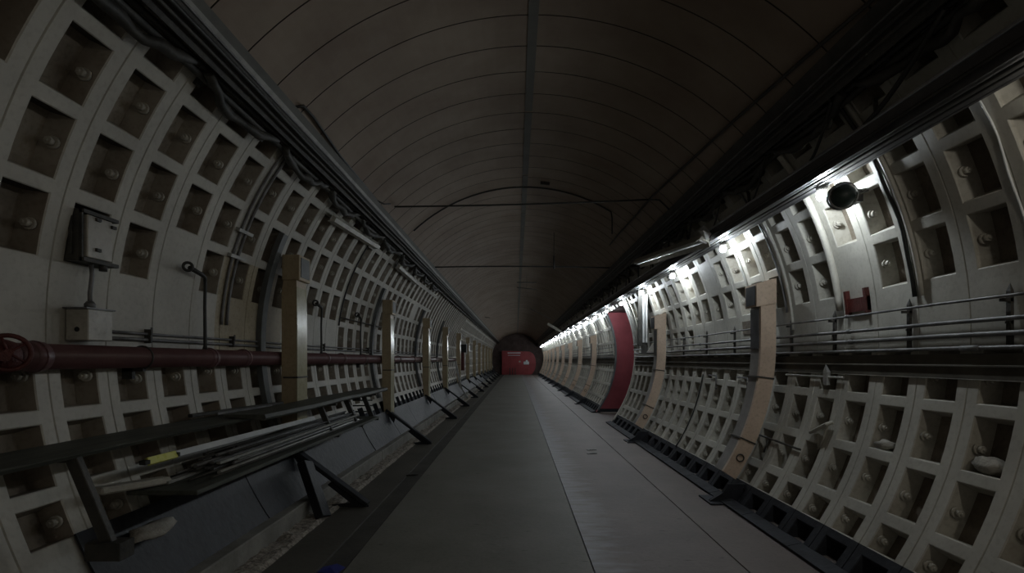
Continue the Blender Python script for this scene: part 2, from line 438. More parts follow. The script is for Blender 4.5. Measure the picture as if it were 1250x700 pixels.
# passage opening on the right
mb = MB()
arc = [P(1, R, t, 0) for t in [-37.5 + 63.5*i/24 for i in range(25)]]
outer = 6.6
for (a, b) in zip(arc, arc[1:]):
    za, zb = max(a[2],0), max(b[2],0)
    mb.face([(a[0],YO2,za), (outer,YO2,za), (outer,YO2,zb), (b[0],YO2,zb)], 0 if (za+zb)/2 > .14 else 1)
    mb.face([(a[0],YO2,za), (a[0],YO2+.25,za), (b[0],YO2+.25,zb), (b[0],YO2,zb)], 0)
struct(mb.build('wall_passage', ['hoard','base'], fix=False), 'red painted side wall of the cross passage')
mb = MB()
for (a, b) in zip(arc, arc[1:]):
    za, zb = max(a[2],0), max(b[2],0)
    mb.face([(a[0],YO1,za), (outer,YO1,za), (outer,YO1,zb), (b[0],YO1,zb)], 0)
mb.face([(outer,YO1,0), (outer,YO2,0), (outer,YO2,3.5), (outer,YO1,3.5)], 1)
ztop = arc[-1][2]
mb.face([(arc[-1][0],YO1,ztop), (outer,YO1,ztop), (outer,YO2,ztop), (arc[-1][0],YO2,ztop)], 1)
struct(mb.build('wall_passage_back', ['greyrib','dark'], fix=False))
mb = MB(); mb.arcbox(1, R-.02, R+.16, -36, 30, YO1-.11, YO1+.03, 0)
mb.arcbox(1, R-.025, R+.02, -36, 26.5, YO2-.03, YO2+.12, 1)
struct(mb.build('trim_3', ['rib','greyrib']), 'curved frame of the cross passage')
# ends of the tunnel
mb = MB(); n = 48
for i in range(n):
    a, b = 360*i/n, 360*(i+1)/n
    mb.face([(CX, YB, CZ), P(1,R+.2,a,YB), P(1,R+.2,b,YB)], 0)
M['endw'] = mat('end_wall_dark', (.07,.045,.04), (.14,.10,.085), 1.5, .8)
struct(mb.build('wall_end', 'endw', fix=False), 'dark end wall of the tunnel')

# ---- red hoarding at the far end ----------------------------------------------
M['hoard2'] = mat('hoarding_red', (.30,.030,.036), (.42,.05,.055), 1.2, .5)
h = thing('hoarding', 'red hoarding with rounded end closing off the far end of the tunnel', 'hoarding', (.3, 66.2, 0))
mb = MB(); pts = [(-1.75,0),(1.7,0)] + [(1.7+.75*math.sin(math.radians(a)), 1.4-1.4*math.cos(math.radians(a))) for a in range(15,180,15)] + [(1.6,2.85),(-1.75,2.95)]
mb.prism(pts, 66.1, 66.3); mb.build('panel', 'hoard2', h)
mb = MB()
mb.box((-1.05,66.04,2.62),(.55,66.1,2.74)); mb.box((-1.0,66.04,2.36),(.5,66.1,2.42)); mb.build('rail', 'white', h)
mb = MB(); mb.box((.92,65.95,1.25),(1.6,66.1,1.62), bev=.03); mb.box((1.2,65.9,1.62),(1.45,66.1,1.8)); mb.build('notice', 'white', h)
mb = MB(); mb.lathe((.45,66.1,1.62), (0,-1,0), [(.12,0),(.12,.05),(0,.05)]); mb.build('dial', 'enamel', h)
for x in (-.75, -.42, -.1):
    mb = MB(); mb.box((x-.05,65.2,0),(x+.05,65.3,.85), bev=.01); mb.box((x-.14,65.15,0),(x+.14,65.35,.05))
    tag(mb.build('floor_stand', 'dark'), 'small dark stand on the floor before the red hoarding, %s' % {-.75:'the left one',-.42:'the middle one',-.1:'the right one'}[x], 'stand', 'stands before the red hoarding')

# ---- posts ---------------------------------------------------------------------
def left_post(y0):
    t = thing('wall_post', '', 'post', (-2.75, y0, .6), 'khaki posts along the left wall')
    xo, xi = -2.845, -2.665; z0, z1 = .66, 3.06; D = .30
    mb = MB(); mb.prism([(xo+.05,z0),(xi,z0),(xi,z1-.30),(xo+.02,z1-.30),(xo,2.6),(xo,1.1)], y0, y0+D); mb.build('front_plate', 'khaki', t)
    mb = MB(); mb.prism([(xi,z0),(xi+.012,z0),(xi+.012,1.0),(xi+.012,2.2),(xi+.004,2.68),(xi,2.68)], y0-.004, y0+D+.004); mb.build('inner_plate', 'cream', t)
    mb = MB(); mb.box((xo+.01,y0-.02,z1-.30),(xi+.045,y0+D+.02,z1+.01), bev=.008); c = mb.build('cap', 'khaki', t)
    mb = MB(); mb.box((xi+.045,y0+.02,z1-.26),(xi+.052,y0+D-.02,z1-.02)); mb.build('cap_panel', 'greyrib', c)
    mb = MB(); mb.prism([(xo+.02,1.57),(xi+.02,1.57),(xi+.02,1.59),(xo+.02,1.59)], y0-.01, y0+D+.01); mb.build('strap', 'dark', t)
    mb = MB(); mb.beam((-2.76,y0+.05,.735), (-1.81,y0+.05,.03), .13, .05, up=(0,0,1), bev=.006)
    mb.prism([(-2.22,.335),(-1.80,.02),(-1.80,0),(-2.30,0),(-2.30,.02),(-2.02,.05),(-2.30,.27)], y0+.03, y0+.05)
    mb.prism([(-2.76,.735),(-2.56,.59),(-2.60,.45),(-2.72,.62)], y0+.03, y0+.05)
    mb.build('foot_bracket', 'base', t)
    return t
def right_post(y0):
    t = thing('wall_post', '', 'post', (2.8, y0, 0), 'tan posts along the right wall')
    ri, ro = R-.315, R-.125; D = .30
    mb = MB(); mb.warp = True; mb.arcbox(1, ri, ro, -33.2, 13.5, y0, y0+.05, 0, seg=2.5); mb.build('front_plate', 'tan', t)
    mb = MB(); mb.warp = True; mb.arcbox(1, ri+.004, ri+.05, -33.2, 13.5, y0+.051, y0+D, 0, seg=2.5); mb.arcbox(1, ri+.055, ro-.01, -33.2, 13.5, y0+D-.04, y0+D, 0, seg=2.5); mb.build('inner_plate', 'greypl', t)
    mb = MB(); mb.warp = True; mb.arcbox(1, ri-.006, ri+.002, -1.0, 9.0, y0+.06, y0+D-.01, 0); mb.build('recess_panel', 'trunk', t)
    mb = MB(); mb.warp = True; mb.arcbox(1, ri-.06, ro, 9.6, 15.6, y0-.012, y0+D+.02, 0, seg=2); c = mb.build('cap', 'tan', t)
    mb = MB(); mb.warp = True; mb.arcbox(1, ri-.068, ri-.061, 10.1, 15.1, y0+.02, y0+D-.01, 0, seg=2); mb.build('cap_panel', 'hole', c)
    for th in (-8.2, -24.0):
        mb = MB(); mb.warp = True; mb.arcbox(1, ri-.012, ro+.004, th, th+.35, y0-.012, y0+D+.01, 0); mb.build('strap', 'dark', t)
    mb = MB(); c0 = Vector(P(1, (ri+ro)/2, -28.3, y0-.012)); mb.torus(c0, (0,1,0), .045, .008, 16, 6); mb.build('ring_handle', 'dark', t)
    mb = MB(); mb.prism([(2.42,0),(2.44,.035),(2.60,.13),(2.66,.235),(2.93,.235),(2.98,.10),(2.80,0)], y0-.03, y0+.03)
    mb.prism([(2.40,0),(2.40,.02),(2.86,.02),(2.86,0)], y0-.14, y0+.30)
    mb.build('foot_bracket', 'base', t)
    return t
LY = [6.48, 11.33, 16.24, 20.6, 25.4, 30.2, 35.0, 39.8, 44.6, 49.4, 54.2, 59.0]
pl = left_post(LY[0])
for i, yy in enumerate(LY):
    o = pl if i == 0 else copytree(pl)
    o.location.y = yy
    o['label'] = '%s khaki box post from the camera along the left wall' % ORD[i]
RY = [6.72, 11.65, 21.7, 26.4, 31.1, 35.9, 40.7, 45.5, 50.3, 55.1, 59.9]
pr = right_post(RY[0])
for i, yy in enumerate(RY):
    o = pr if i == 0 else copytree(pr)
    o.location.y = yy
    o['label'] = ('%s curved tan post from the camera, right wall, before the red passage' % ORD[i]) if i < 2 else ('%s curved tan post beyond the red passage on the right' % ORD[i-2])
# grey curved channels on the left wall by the posts
gc = None
for i, yy in enumerate(LY[:4]):
    mb = MB(); mb.arcbox(-1, R-.055, R-.002, -18, 24, yy-.20, yy-.06, 0); mb.arcbox(-1, R-.07, R-.056, -18, 24, yy-.21, yy-.185, 0)
    tag(mb.build('curved_channel', 'greyrib'), 'grey curved steel channel on the left wall behind the %s khaki post' % ORD[i], 'steel channel', 'grey channels by the left posts')
# leaning blue-black box strut by the first left post
mb = MB(); mb.beam((-2.46,6.22,.60), (-2.17,6.02,.015), .20, .10, bev=.006, up=(1,.0,.5))
tag(mb.build('box_strut', 'blue'), 'blue-black box strut leaning over the kerb by the first khaki post', 'strut')

# ---- fire main ------------------------------------------------------------------
PX, PZ = -2.955, 1.812
fm_ = thing('fire_main', 'maroon water pipe running along the left wall with a handwheel', 'pipe', (PX, 3.1, PZ))
mb = MB(); mb.tube([(PX,3.10,PZ),(PX,26.0,PZ)], .082, 20); mb.build('pipe', 'red', fm_)
for y in (3.27, 5.13, 5.77, 8.2, 9.0, 10.25, 12.6, 15.2, 18.0):
    mb = MB(); mb.lathe((PX,y-.05,PZ), (0,1,0), [(.083,0),(.093,.004),(.093,.096),(.083,.10)], 20); mb.tube([(PX,y-.006,PZ),(PX,y+.006,PZ)], .100, 16); mb.build('coupling', 'red', fm_)
mb = MB(); mb.lathe((PX,2.94,PZ), (0,1,0), [(.0,0),(.05,.01),(.095,.05),(.105,.10),(.095,.16)], 18)
mb.tube([(PX,3.04,PZ),(PX+.12,2.96,PZ+.0)], .03, 12); mb.tube([(PX,3.0,PZ-.05),(PX-.02,2.98,PZ-.2)], .05, 12); v_ = mb.build('valve', 'drkred', fm_)
ax = Vector((.75,-.65,0)).normalized(); wc = Vector((PX+.10,3.0,PZ+.02)); u = Vector((0,0,1)); w = ax.cross(u)
mb = MB(); mb.torus(wc, ax, .098, .013, 28, 8); mb.tube([wc-ax*.03, wc+ax*.035], .022, 10)
for k in range(5):
    a = 2*PI*k/5+.3; mb.tube([wc, wc + (u*math.cos(a)+w*math.sin(a))*.095], .008, 6)
mb.build('handwheel', 'drkred', v_)
for i, y in enumerate((5.07, 8.1, 10.15)):
    mb = MB(); xw = -2.86
    pts = [(PX,y,PZ+.07),(PX+.005,y,PZ+.12),(PX+.0,y,2.30),(PX+.01,y-.01,2.50),(PX+.02,y-.03,2.565),(PX+.03,y-.09,2.585),(PX+.03,y-.28,2.62)]
    mb.tube(pts, .017, 8, rs=[.024,.017,.015,.015,.017,.022,.022]); 
    mb.torus((PX+.03,y-.31,2.625), (.5,-.8,0), .036, .013, 16, 8)
    mb.tube([(PX,y+.01,PZ+.085),(PX,y+.06,PZ+.06),(PX,y+.08,PZ+.02)], .018, 8)
    mb.build('spur_pipe', 'rubber', fm_)
for y in (4.2, 7.3, 10.3, 13.3, 16.3, 19.3, 22.3):
    mb = MB(); mb.box((-3.10,y,PZ-.11),(PX+.02,y+.035,PZ-.085)); mb.box((-3.10,y,PZ-.17),(-3.02,y+.035,PZ-.085)); mb.torus((PX,y+.02,PZ), (0,1,0), .088, .008, 20, 6)
    mb.build('pipe_bracket', 'dark', fm_)

# thin conduits above it
for i, z in enumerate((2.005, 1.955)):
    mb = MB(); mb.tube([(-3.04,3.86+.02*i,z)] + [(-3.04,4.5+ k*1.5, z + .004*math.sin(k*2.1+i)) for k in range(15)], .011 if i == 0 else .014, 8)
    tag(mb.build('conduit', 'steel'), ['thin grey conduit above the maroon pipe, the upper of two', 'thin grey conduit above the maroon pipe, the lower of two'][i], 'conduit', 'conduits above the maroon pipe')
for y in (4.4, 5.7, 8.4, 10.9):
    mb = MB(); mb.box((-3.07,y,1.93),(-3.01,y+.02,2.045)); mb.box((-3.012,y,2.0),(-3.005,y+.02,2.06))
    tag(mb.build('conduit_clip', 'dark'), 'small clip holding the two thin conduits, %.0f' % 0 if False else 'small dark clip holding the twin conduits above the maroon pipe', 'clip', 'clips on the left twin conduits')

# junction boxes on the left wall
jb = thing('junction_box', 'small cream junction box with a black hole above the handwheel', 'junction box', (-2.98,3.72,1.92))
mb = MB(); mb.box((-3.055,3.62,1.925),(-2.90,3.84,2.14), bev=.006); b_ = mb.build('body', 'enamel', jb)
mb = MB(); mb.lathe((-2.975,3.619,2.0), (0,-1,0), [(.017,0),(.017,.003),(0,.003)], 14); mb.build('cable_hole', 'hole', b_)
mb = MB(); mb.box((-3.06,3.60,2.14),(-2.893,3.86,2.15)); mb.build('lid', 'steel', jb)
mb = MB(); mb.lathe((-2.96,3.71,2.15), (0,0,1), [(.028,0),(.034,.01),(.034,.03),(.02,.05),(0,.05)], 12); mb.build('gland', 'steel', jb)
sb = thing('switch_box', 'open switch box, dark frame and white cover, above the cream junction box', 'switch box', (-2.95,3.7,2.45))
mb = MB()
mb.box((-3.07,3.58,2.47),(-2.93,3.605,2.80)); mb.box((-3.07,3.585,2.46),(-2.90,3.90,2.485)); mb.box((-3.07,3.585,2.785),(-2.90,3.90,2.81))
mb.box((-2.935,3.585,2.46),(-2.915,3.60,2.81)); mb.box((-2.99,3.565,2.50),(-2.97,3.59,2.77)); sbf = mb.build('frame', 'dark', sb)
mb = MB(); mb.box((-3.05,3.615,2.49),(-2.90,3.84,2.78), bev=.006); mb.build('cover', 'enamel', sb)
for k, (yy, zz) in enumerate(((3.70,2.76),(3.70,2.55),(3.84,2.74))):
    mb = MB(); mb.box((-2.90,yy-.02,zz-.01),(-2.885,yy+.02,zz+.012)); mb.build('latch', 'dark', sb)
mb = MB(); mb.tube([(-2.95,3.71,2.46),(-2.945,3.71,2.38),(-2.96,3.71,2.25),(-2.96,3.71,2.19)], .014, 8); mb.build('riser', 'steel', sb)
mb = MB(); mb.tube([(-2.93,3.79,2.465),(-2.93,3.79,2.42)], .026, 10); mb.build('plug', 'dark', sb)

# conduits that follow the rings (right and left)
def arc_tube(side, n_, t0, t1, r, m, label, rad=None, name='curved_conduit', wob=.0):
    mb = MB(); k = max(4, int(abs(t1-t0)/2)); rr = R - (rad or r) - .002
    pts = [P(side, rr + wob*math.sin(i*1.3), t0 + (t1-t0)*i/k, n_*S + wob*2*math.sin(i*.9)) for i in range(k+1)]
    mb.tube(pts, r, 10); return tag(mb.build(name, m), label, 'conduit')
arc_tube(1, 6.85, 1, 33, .007, 'white', 'thin white cord down the nearest rib of the right wall', wob=.004)
arc_tube(1, 8.86, 6.0, 42, .017, 'rubber', 'dark hose curving down the right wall beside the red bracket lamp bay', wob=.004)
arc_tube(1, 8.70, 6.0, 42, .020, 'rib', 'white painted pipe beside the dark hose on the right wall')
arc_tube(1, 10.86, 5.6, 42, .034, 'rib', 'thick white painted pipe curving down beside the dark red bracket')
arc_tube(1, 12.80, 3.0, 42, .016, 'rib', 'slim white pipe curving down the wall before the first tan post')
arc_tube(1, 13.05, 7.0, 42, .012, 'steel', 'slim grey pipe curving down the wall before the first tan post')
arc_tube(1, 14.86, 6.0, 42, .014, 'galv', 'slim grey pipe curving up behind the first tan post')
for k, n_ in enumerate((28.6, 29.1, 29.6)):
    arc_tube(1, n_, 2.0, 32, .028, 'galv', ['broad grey pipe arching up before the red passage, nearest of three','broad grey pipe arching up before the red passage, middle of three','broad grey pipe arching up before the red passage, farthest of three'][k], rad=.05)
arc_tube(1, 18.86, -33, -8, .012, 'rubber', 'black cord curving down the lower right wall beyond the first tan post')
arc_tube(-1, 10.86, 3.0, 42, .014, 'steel', 'grey conduit curving down the left wall before the first khaki post')
arc_tube(-1, 11.05, 3.0, 42, .015, 'steel', 'wider pale conduit curving down beside the grey one, left wall')
arc_tube(-1, 17.95, 7.0, 42, .013, 'rubber', 'black conduit curving down the left wall beyond the first khaki post')
mb = MB(); a = Vector(P(-1,R-.04,9.5,17.95*S)); b = Vector(P(-1,R-.04,9.5,24.5*S)); mb.tube([a,b],.012,8)
tag(mb.build('tie_rod', 'rubber'), 'black rod lying along the left wall beyond the first khaki post', 'rod')
for k, t in enumerate((20.5, 15.6)):
    mb = MB(); mb.arcbox(-1, R-.045, R-.001, t, t+.6, 10.7*S, 11.25*S, 0)
    tag(mb.build('conduit_bracket', 'galv'), '%s saddle bracket over the twin curved conduits on the left wall' % ('upper','lower')[k], 'bracket')

# ---- trays, cables and trunking ---------------------------------------------------
for side, w in ((-1,'left'), (1,'right')):
    t = thing('cable_tray', 'dark cable tray along the %s edge of the vaulted ceiling' % w, 'cable tray', P(side, R-.1, 41, 0))
    mb = MB(); mb.arcbox(side, R-.20, R-.185, 39.2, 42.4, YA, YB, 0, seg=2); mb.arcbox(side, R-.20, R-.13, 39.0, 39.4, YA, YB, 0, seg=1); mb.build('tray', 'dark', t)
    for k in range(34):
        y = 2.0 + k*S*2
        mb = MB(); mb.arcbox(side, R-.185, R-.002, 40.2, 40.9, y, y+.05, 0, seg=1); mb.arcbox(side, R-.03, R-.003, 36.0, 40.9, y, y+.05, 0); mb.build('tray_bracket', 'dark', t)
    for k, (t_, rr, r, m) in enumerate(((41.3,R-.225,.018,'rubber'),(40.3,R-.228,.014,'dark'),(42.3,R-.20,.010,'steel'),(38.5,R-.10,.022,'rubber'),(37.4,R-.07,.030,'dark'))):
        mb = MB(); pts = []
        for q in range(90):
            y = YA + .1 + (YB - YA - .2)*q/89
            pts.append(P(side, rr + (.012*noise.noise(Vector((y*1.1,k,side))) if k != 2 else 0), t_ + (.5*noise.noise(Vector((y*.8,k+9,side))) if k > 2 else .08*math.sin(y*2+k)), y))
        mb.tube(pts, r, 7)
        tag(mb.build('ceiling_cable', m), '%s %s cable running along the %s ceiling tray' % (('black','sooty','thin grey','thick black','thickest sooty')[k], ('upper','middle','topmost','lower','lowest')[k], w), 'cable')
    # sagging dusty cable bundles under the tray
    for k in range(10 if side < 0 else 14):
        y0 = (2.6 if side < 0 else 2.9) + k*1.35; mb = MB(); pts = []; rs = []
        for q in range(13):
            f = q/12; y = y0 + f*1.2
            pts.append(P(side, R - .10 - .02*math.sin(f*9+k), 38.6 - 2.2*math.sin(f*PI) - rnd.uniform(0,.8), y)); rs.append(.036 + .008*math.sin(f*17+k*2) + rnd.uniform(0,.006))
        mb.tube(pts, .05, 8, rs=rs)
        tag(mb.build('cable_loop', 'dark'), '%s lumpy black cable loop sagging under the %s ceiling tray' % (ORD[k], w), 'cable', 'cable loops under the %s tray' % w)

TX0, TX1, TZ0, TZ1 = 2.717, 2.95, 3.45, 3.62
t = thing('lighting_trunking', 'black box trunking with a bright metal edge hung along the right wall', 'trunking', (2.83, 0, 3.45))
mb = MB(); mb.box((TX0,YA,TZ0),(TX1,YB,TZ1-.02)); mb.box((TX0+.0,YA,TZ1-.02),(TX0+.015,YB,TZ1)); mb.box((TX1-.015,YA,TZ1-.02),(TX1,YB,TZ1)); mb.build('channel', 'trunk', t)
mb = MB(); mb.box((TX0-.012,YA,TZ1-.012),(TX0+.012,YB,TZ1+.014), bev=.004); mb.build('top_edge', 'edge', t)
mb = MB(); mb.box((TX0-.004,YA,TZ0-.006),(TX0+.02,YB,TZ0+.010)); mb.box((TX1-.02,YA,TZ0-.006),(TX1+.004,YB,TZ0+.010)); mb.build('bottom_lip', 'trunk', t)
for k in range(26):
    y = 1.9 + k*2.286
    mb = MB(); a = (2.84, y, TZ1-.02); b = P(1, R+.0, 35.0, y); mb.beam(a, (b[0],y,b[2]), .035, .012, up=(0,1,0)); mb.beam((2.75,y,TZ1),(2.90,y,TZ1),.035,.012,up=(0,0,1)); mb.build('hanger', 'dark', t)
for k, (dx, dz, r, m) in enumerate(((.05,-.022,.012,'rubber'),(.12,-.018,.008,'rubber'),(-.03,.05,.012,'dark'))):
    mb = MB(); pts = [(TX0+dx, YA+.1+q*.55, TZ0+dz + .010*noise.noise(Vector((q*.7,k,0)))) for q in range(125)]
    mb.tube(pts, r, 6)
    tag(mb.build('lighting_cable', m), ('black cable under the trunking, on the tunnel side','thinner black cable under the trunking, on the wall side','black cable along the inner face of the trunking')[k], 'cable')
# cables draped between trunking and wall, right upper side
for k in range(12):
    y0 = 3.2 + k*1.15; mb = MB(); pts = []
    a = Vector(P(1, R-.16, 38.5, y0)); b = Vector((2.80, y0 + rnd.uniform(.6,1.6), TZ1+.03))
    for q in range(10):
        f = q/9; p = a.lerp(b, f); p.z -= .12*math.sin(f*PI); pts.append(p)
    mb.tube(pts, rnd.choice((.010,.014,.018)), 7)
    tag(mb.build('drop_cable', 'rubber'), '%s loose black cable from the ceiling tray down to the black trunking' % ORD[k], 'cable', 'drop cables above the trunking')

# ---- lamps -----------------------------------------------------------------------
def lamp(y, warm=False):
    t = thing('bulkhead_lamp', '', 'lamp', (2.88, y, 3.40), 'lamps under the black trunking')
    mb = MB(); mb.lathe((2.88,y,3.425), (0,0,-1), [(0,0),(.052,0),(.052,.022),(.036,.054),(0,.054)], 14); mb.box((2.86,y-.02,3.42),(2.90,y+.02,3.455)); mb.build('base', 'dark', t)
    mb = MB(); mb.lathe((2.88,y,3.36), (0,0,-1), [(.026,-.012),(.040,.006),(.046,.026),(.040,.048),(.024,.062),(0,.067)], 12); mb.build('globe', 'lampwarm' if warm else 'lamp', t)
    return t
l0 = None; STEP = 2.404
for i in range(25):
    y = 5.03 + i*STEP
    if l0 is None: l0 = lamp(y); o = l0
    else: o = copytree(l0); o.location.y = y
    o['label'] = ('glowing white lamp nearest the camera, beside the dark green lantern' if i == 0 else '%s glowing white lamp from the camera under the black trunking' % ORD[i])
o = copytree(l0); o.location.y = 0.22
for ch in list(o.children):
    ch.data = ch.data.copy()
    if ch.name.startswith('globe'): ch.data.materials[0] = M['lampwarm']
o['label'] = 'warm lamp under the trunking just ahead of the camera, outside the frame'
o2 = copytree(o); o2.location.y = 2.63; o2['label'] = 'faint added fill lamp under the trunking, outside the frame, before the dark green lantern'  # added dim lamp, out of view, brightens the near lower right wall
for ch in list(o2.children):
    if ch.name.startswith('globe'):
        ch.data = ch.data.copy(); ch.data.materials[0] = M['lampfill']
# dark green lantern beside the first lamp
ln = thing('lantern', 'round dark green lantern on a wall arm beside the nearest lamp', 'lantern', (2.905,4.72,3.24))
mb = MB(); d = Vector((-.25,-.95,-.1)).normalized(); c = Vector((2.905,4.80,3.25))
mb.lathe(c, d, [(0,0),(.075,.0),(.108,.02),(.112,.10),(.10,.15),(.07,.19),(.03,.205),(0,.208)], 22); lb = mb.build('housing', 'green', ln)
mb = MB(); mb.torus(c + d*.11, d, .112, .009, 24, 6); mb.torus(c + d*.03, d, .108, .008, 24, 6); mb.build('band', 'steel', lb)
mb = MB(); mb.tube([c, (3.0,4.84,3.27), (3.12,4.86,3.29)], .028, 10); mb.tube([(3.02,4.80,3.26),(3.13,4.74,3.30)], .008, 6); mb.box((3.06,4.80,3.22),(3.12,4.92,3.33)); mb.build('arm', 'dark', ln)

# fallen and hanging light fittings
def fitting(a, b, w, hgt, name, label, mats=('enamel','white'), tubes=1, up=(0,0,1)):
    a = Vector(a); b = Vector(b); t = thing(name, label, 'light fitting', a)
    d = (b-a).normalized(); x = d.cross(Vector(up)).normalized(); z = x.cross(d)
    q = lambda u_, v_, p: p + x*u_ + z*v_
    mb = MB(); prof = [(-w/2,-hgt*.35),(-w*.32,0),(-w*.22,hgt*.55),(w*.22,hgt*.55),(w*.32,0),(w/2,-hgt*.35),(w*.46,-hgt*.40),(w*.26,0-.004),(-w*.26,0-.004),(-w*.46,-hgt*.40)]
    n = len(prof); v = [q(*p, a) for p in prof] + [q(*p, b) for p in prof]
    mb.add(v, [tuple(range(n)), tuple(range(2*n-1,n-1,-1))] + [(i,(i+1)%n,n+(i+1)%n,n+i) for i in range(n)]); mb.build('tray', mats[0], t)
    for k in range(tubes):
        off = (k - (tubes-1)/2)*w*.3
        mb = MB(); mb.tube([q(off,-.022,a+d*.05), q(off,-.022,b-d*.05)], .013, 10); mb.build('tube', mats[1], t)
    for p in (a+d*.02, b-d*.06):
        mb = MB(); mb.beam(q(0,-.012,p), q(0,-.012,p+d*.04), w*.5, .03, up=z); mb.build('end_holder', mats[1], t)
    return t
fitting((2.61,7.4,3.45), (2.44,10.8,3.75), .22, .14, 'light_fitting', 'pale trough light fitting half fallen from the black trunking, nearest', up=(.35,0,1))
mb = MB(); mb.add([(2.56,7.30,3.56),(2.68,7.32,3.52),(2.69,7.50,3.56),(2.61,7.42,3.67),(2.55,7.48,3.60),(2.62,7.36,3.44)], [(0,1,3),(1,2,3),(2,4,3),(4,0,3),(0,5,1),(1,5,2),(2,5,4),(4,5,0)])
tag(mb.build('paper_scrap', 'white'), 'crumpled white scrap on the near end of the fallen light fitting', 'scrap')
fitting((2.70,30.9,3.40), (1.85,31.2,3.92), .16, .08, 'light_fitting', 'twin tube light fitting dangling from the far trunking', tubes=2, up=(0,-1,0))
fitting(P(-1,R-.10,33.0,7.14), P(-1,R-.08,34.6,9.35), .13, .09, 'light_fitting', 'pale light fitting propped on the upper left wall, nearer of two', up=(.85,0,-.5))
fitting(P(-1,R-.10,33.8,11.0), P(-1,R-.08,33.2,13.3), .13, .09, 'light_fitting', 'pale light fitting propped on the upper left wall, farther of two', up=(.85,0,-.5))

# upright dark board with two white strips
t = thing('strip_light_board', 'upright dark board with two long white strips under the black trunking', 'light board', (3.05,12.45,1.95))
mb = MB(); mb.box((2.86,12.52,2.12),(3.07,12.58,3.455), bev=.006); mb.build('board', 'dark', t)
for x in (3.015, 3.09 - .005):
    mb = MB(); mb.box((x-.026-.035,12.46,2.20),(x+.018-.035,12.52,3.33), bev=.006); mb.build('strip', 'white', t)
mb = MB(); mb.box((2.95,12.50,1.95),(3.08,12.58,2.12)); mb.box((2.90,12.45,1.94),(3.3,12.62,1.96)); mb.build('bracket', 'dark', t)
mb = MB(); mb.add([(3.05,12.40,1.97),(3.22,12.40,1.97),(3.19,12.42,2.20),(3.22,12.5,1.97),(3.05,12.5,1.97)], [(0,1,2),(1,3,2),(3,4,2),(4,0,2),(0,4,3,1)])
tag(mb.build('paper_scrap', 'rag'), 'pale pointed scrap standing at the foot of the dark light board', 'scrap')

# ---- right wall pipes and channel ---------------------------------------------------
t = thing('wall_channel', 'dark brown steel channel along the middle of the right wall', 'channel', (3.38, 0, 1.65))
mb = MB()
for ya, yb in ((YA, YO1-.12), (YO2+.1, YB)):
    mb.prism([(3.352,1.645),(3.368,1.65),(3.368,1.80),(3.362,1.835),(3.392,1.84),(3.40,1.645)], ya, yb)
    mb.prism([(3.350,1.74),(3.368,1.745),(3.368,1.755),(3.350,1.75)], ya, yb)
mb.build('channel', 'trough', t)
for k, (z, r, x) in enumerate(((2.225,.011,3.30),(2.075,.017,3.32),(1.975,.019,3.335),(1.878,.016,3.345))):
    t = thing('wall_pipe', '%s of the four slim grey pipes along the right wall' % ('highest','second highest','third highest','lowest')[k], 'pipe', (x, 2, z), 'slim pipes on the right wall')
    mb = MB(); pts = [(x, YA + .2 + q*.6, z + .006*noise.noise(Vector((q*.5,k*3,1)))) for q in range(30)]; mb.tube(pts + [(x, YO1-.2, z)] , r, 10); mb.build('pipe', 'steel', t)
    if YB > YO2:
        mb = MB(); mb.tube([(x,YO2+.2,z),(x,YB-.3,z)], r, 8); mb.build('pipe', 'steel', t)
    for y in ((3.85, 7.4) if k == 3 else (5.3, 9.6)):
        mb = MB(); mb.lathe((x,y,z), (0,1,0), [(r,0),(r+.008,.005),(r+.008,.16),(r,.165)] if k == 3 and y < 5 else [(r,0),(r+.006,.004),(r+.006,.05),(r,.055)], 12); mb.build('coupling', 'steel', t)
for k, y in enumerate((3.62, 4.55, 5.62, 6.5, 8.2, 9.4, 10.7)):
    mb = MB(); mb.box((3.352,y,1.86),(3.375,y+.035,2.26)); mb.box((3.30,y,2.19),(3.375,y+.03,2.212)); mb.box((3.34,y,2.04),(3.375,y+.03,2.056))
    mb.add([(3.35,y,2.26),(3.375,y,2.26),(3.375,y+.035,2.26),(3.35,y+.035,2.26),(3.365,y+.017,2.32)], [(0,1,4),(1,2,4),(2,3,4),(3,0,4)])
    tag(mb.build('pipe_bracket', 'dark'), '%s upright pipe bracket from the camera on the right wall' % ORD[k], 'bracket', 'pipe brackets on the right wall')

# dark red U bracket and rust square on the plain bays
ur = thing('red_bracket', 'dark red U-shaped bracket on the white wall under the nearest lamp', 'bracket', (3.35, 10.35*S, 2.3))
mb = MB(); yc = 10.33*S
mb.arcbox(1, R-.035, R-.002, 5.0, 7.4, yc-.165, yc+.165, 0); mb.build('plate', 'drkred', ur)
for yy in (yc-.165, yc+.13):
    mb = MB(); mb.arcbox(1, R-.045, R-.002, 4.6, 8.9, yy, yy+.035, 0); mb.build('arm', 'drkred', ur)
yc = 15.35*S
mb = MB(); mb.arcbox(1, R-.012, R-.001, 3.2, 6.6, yc-.17, yc+.15, 0); tag(mb.build('rusty_plate', 'pocket'), 'square rusty brown plate on the right wall beyond the first tan post', 'plate')

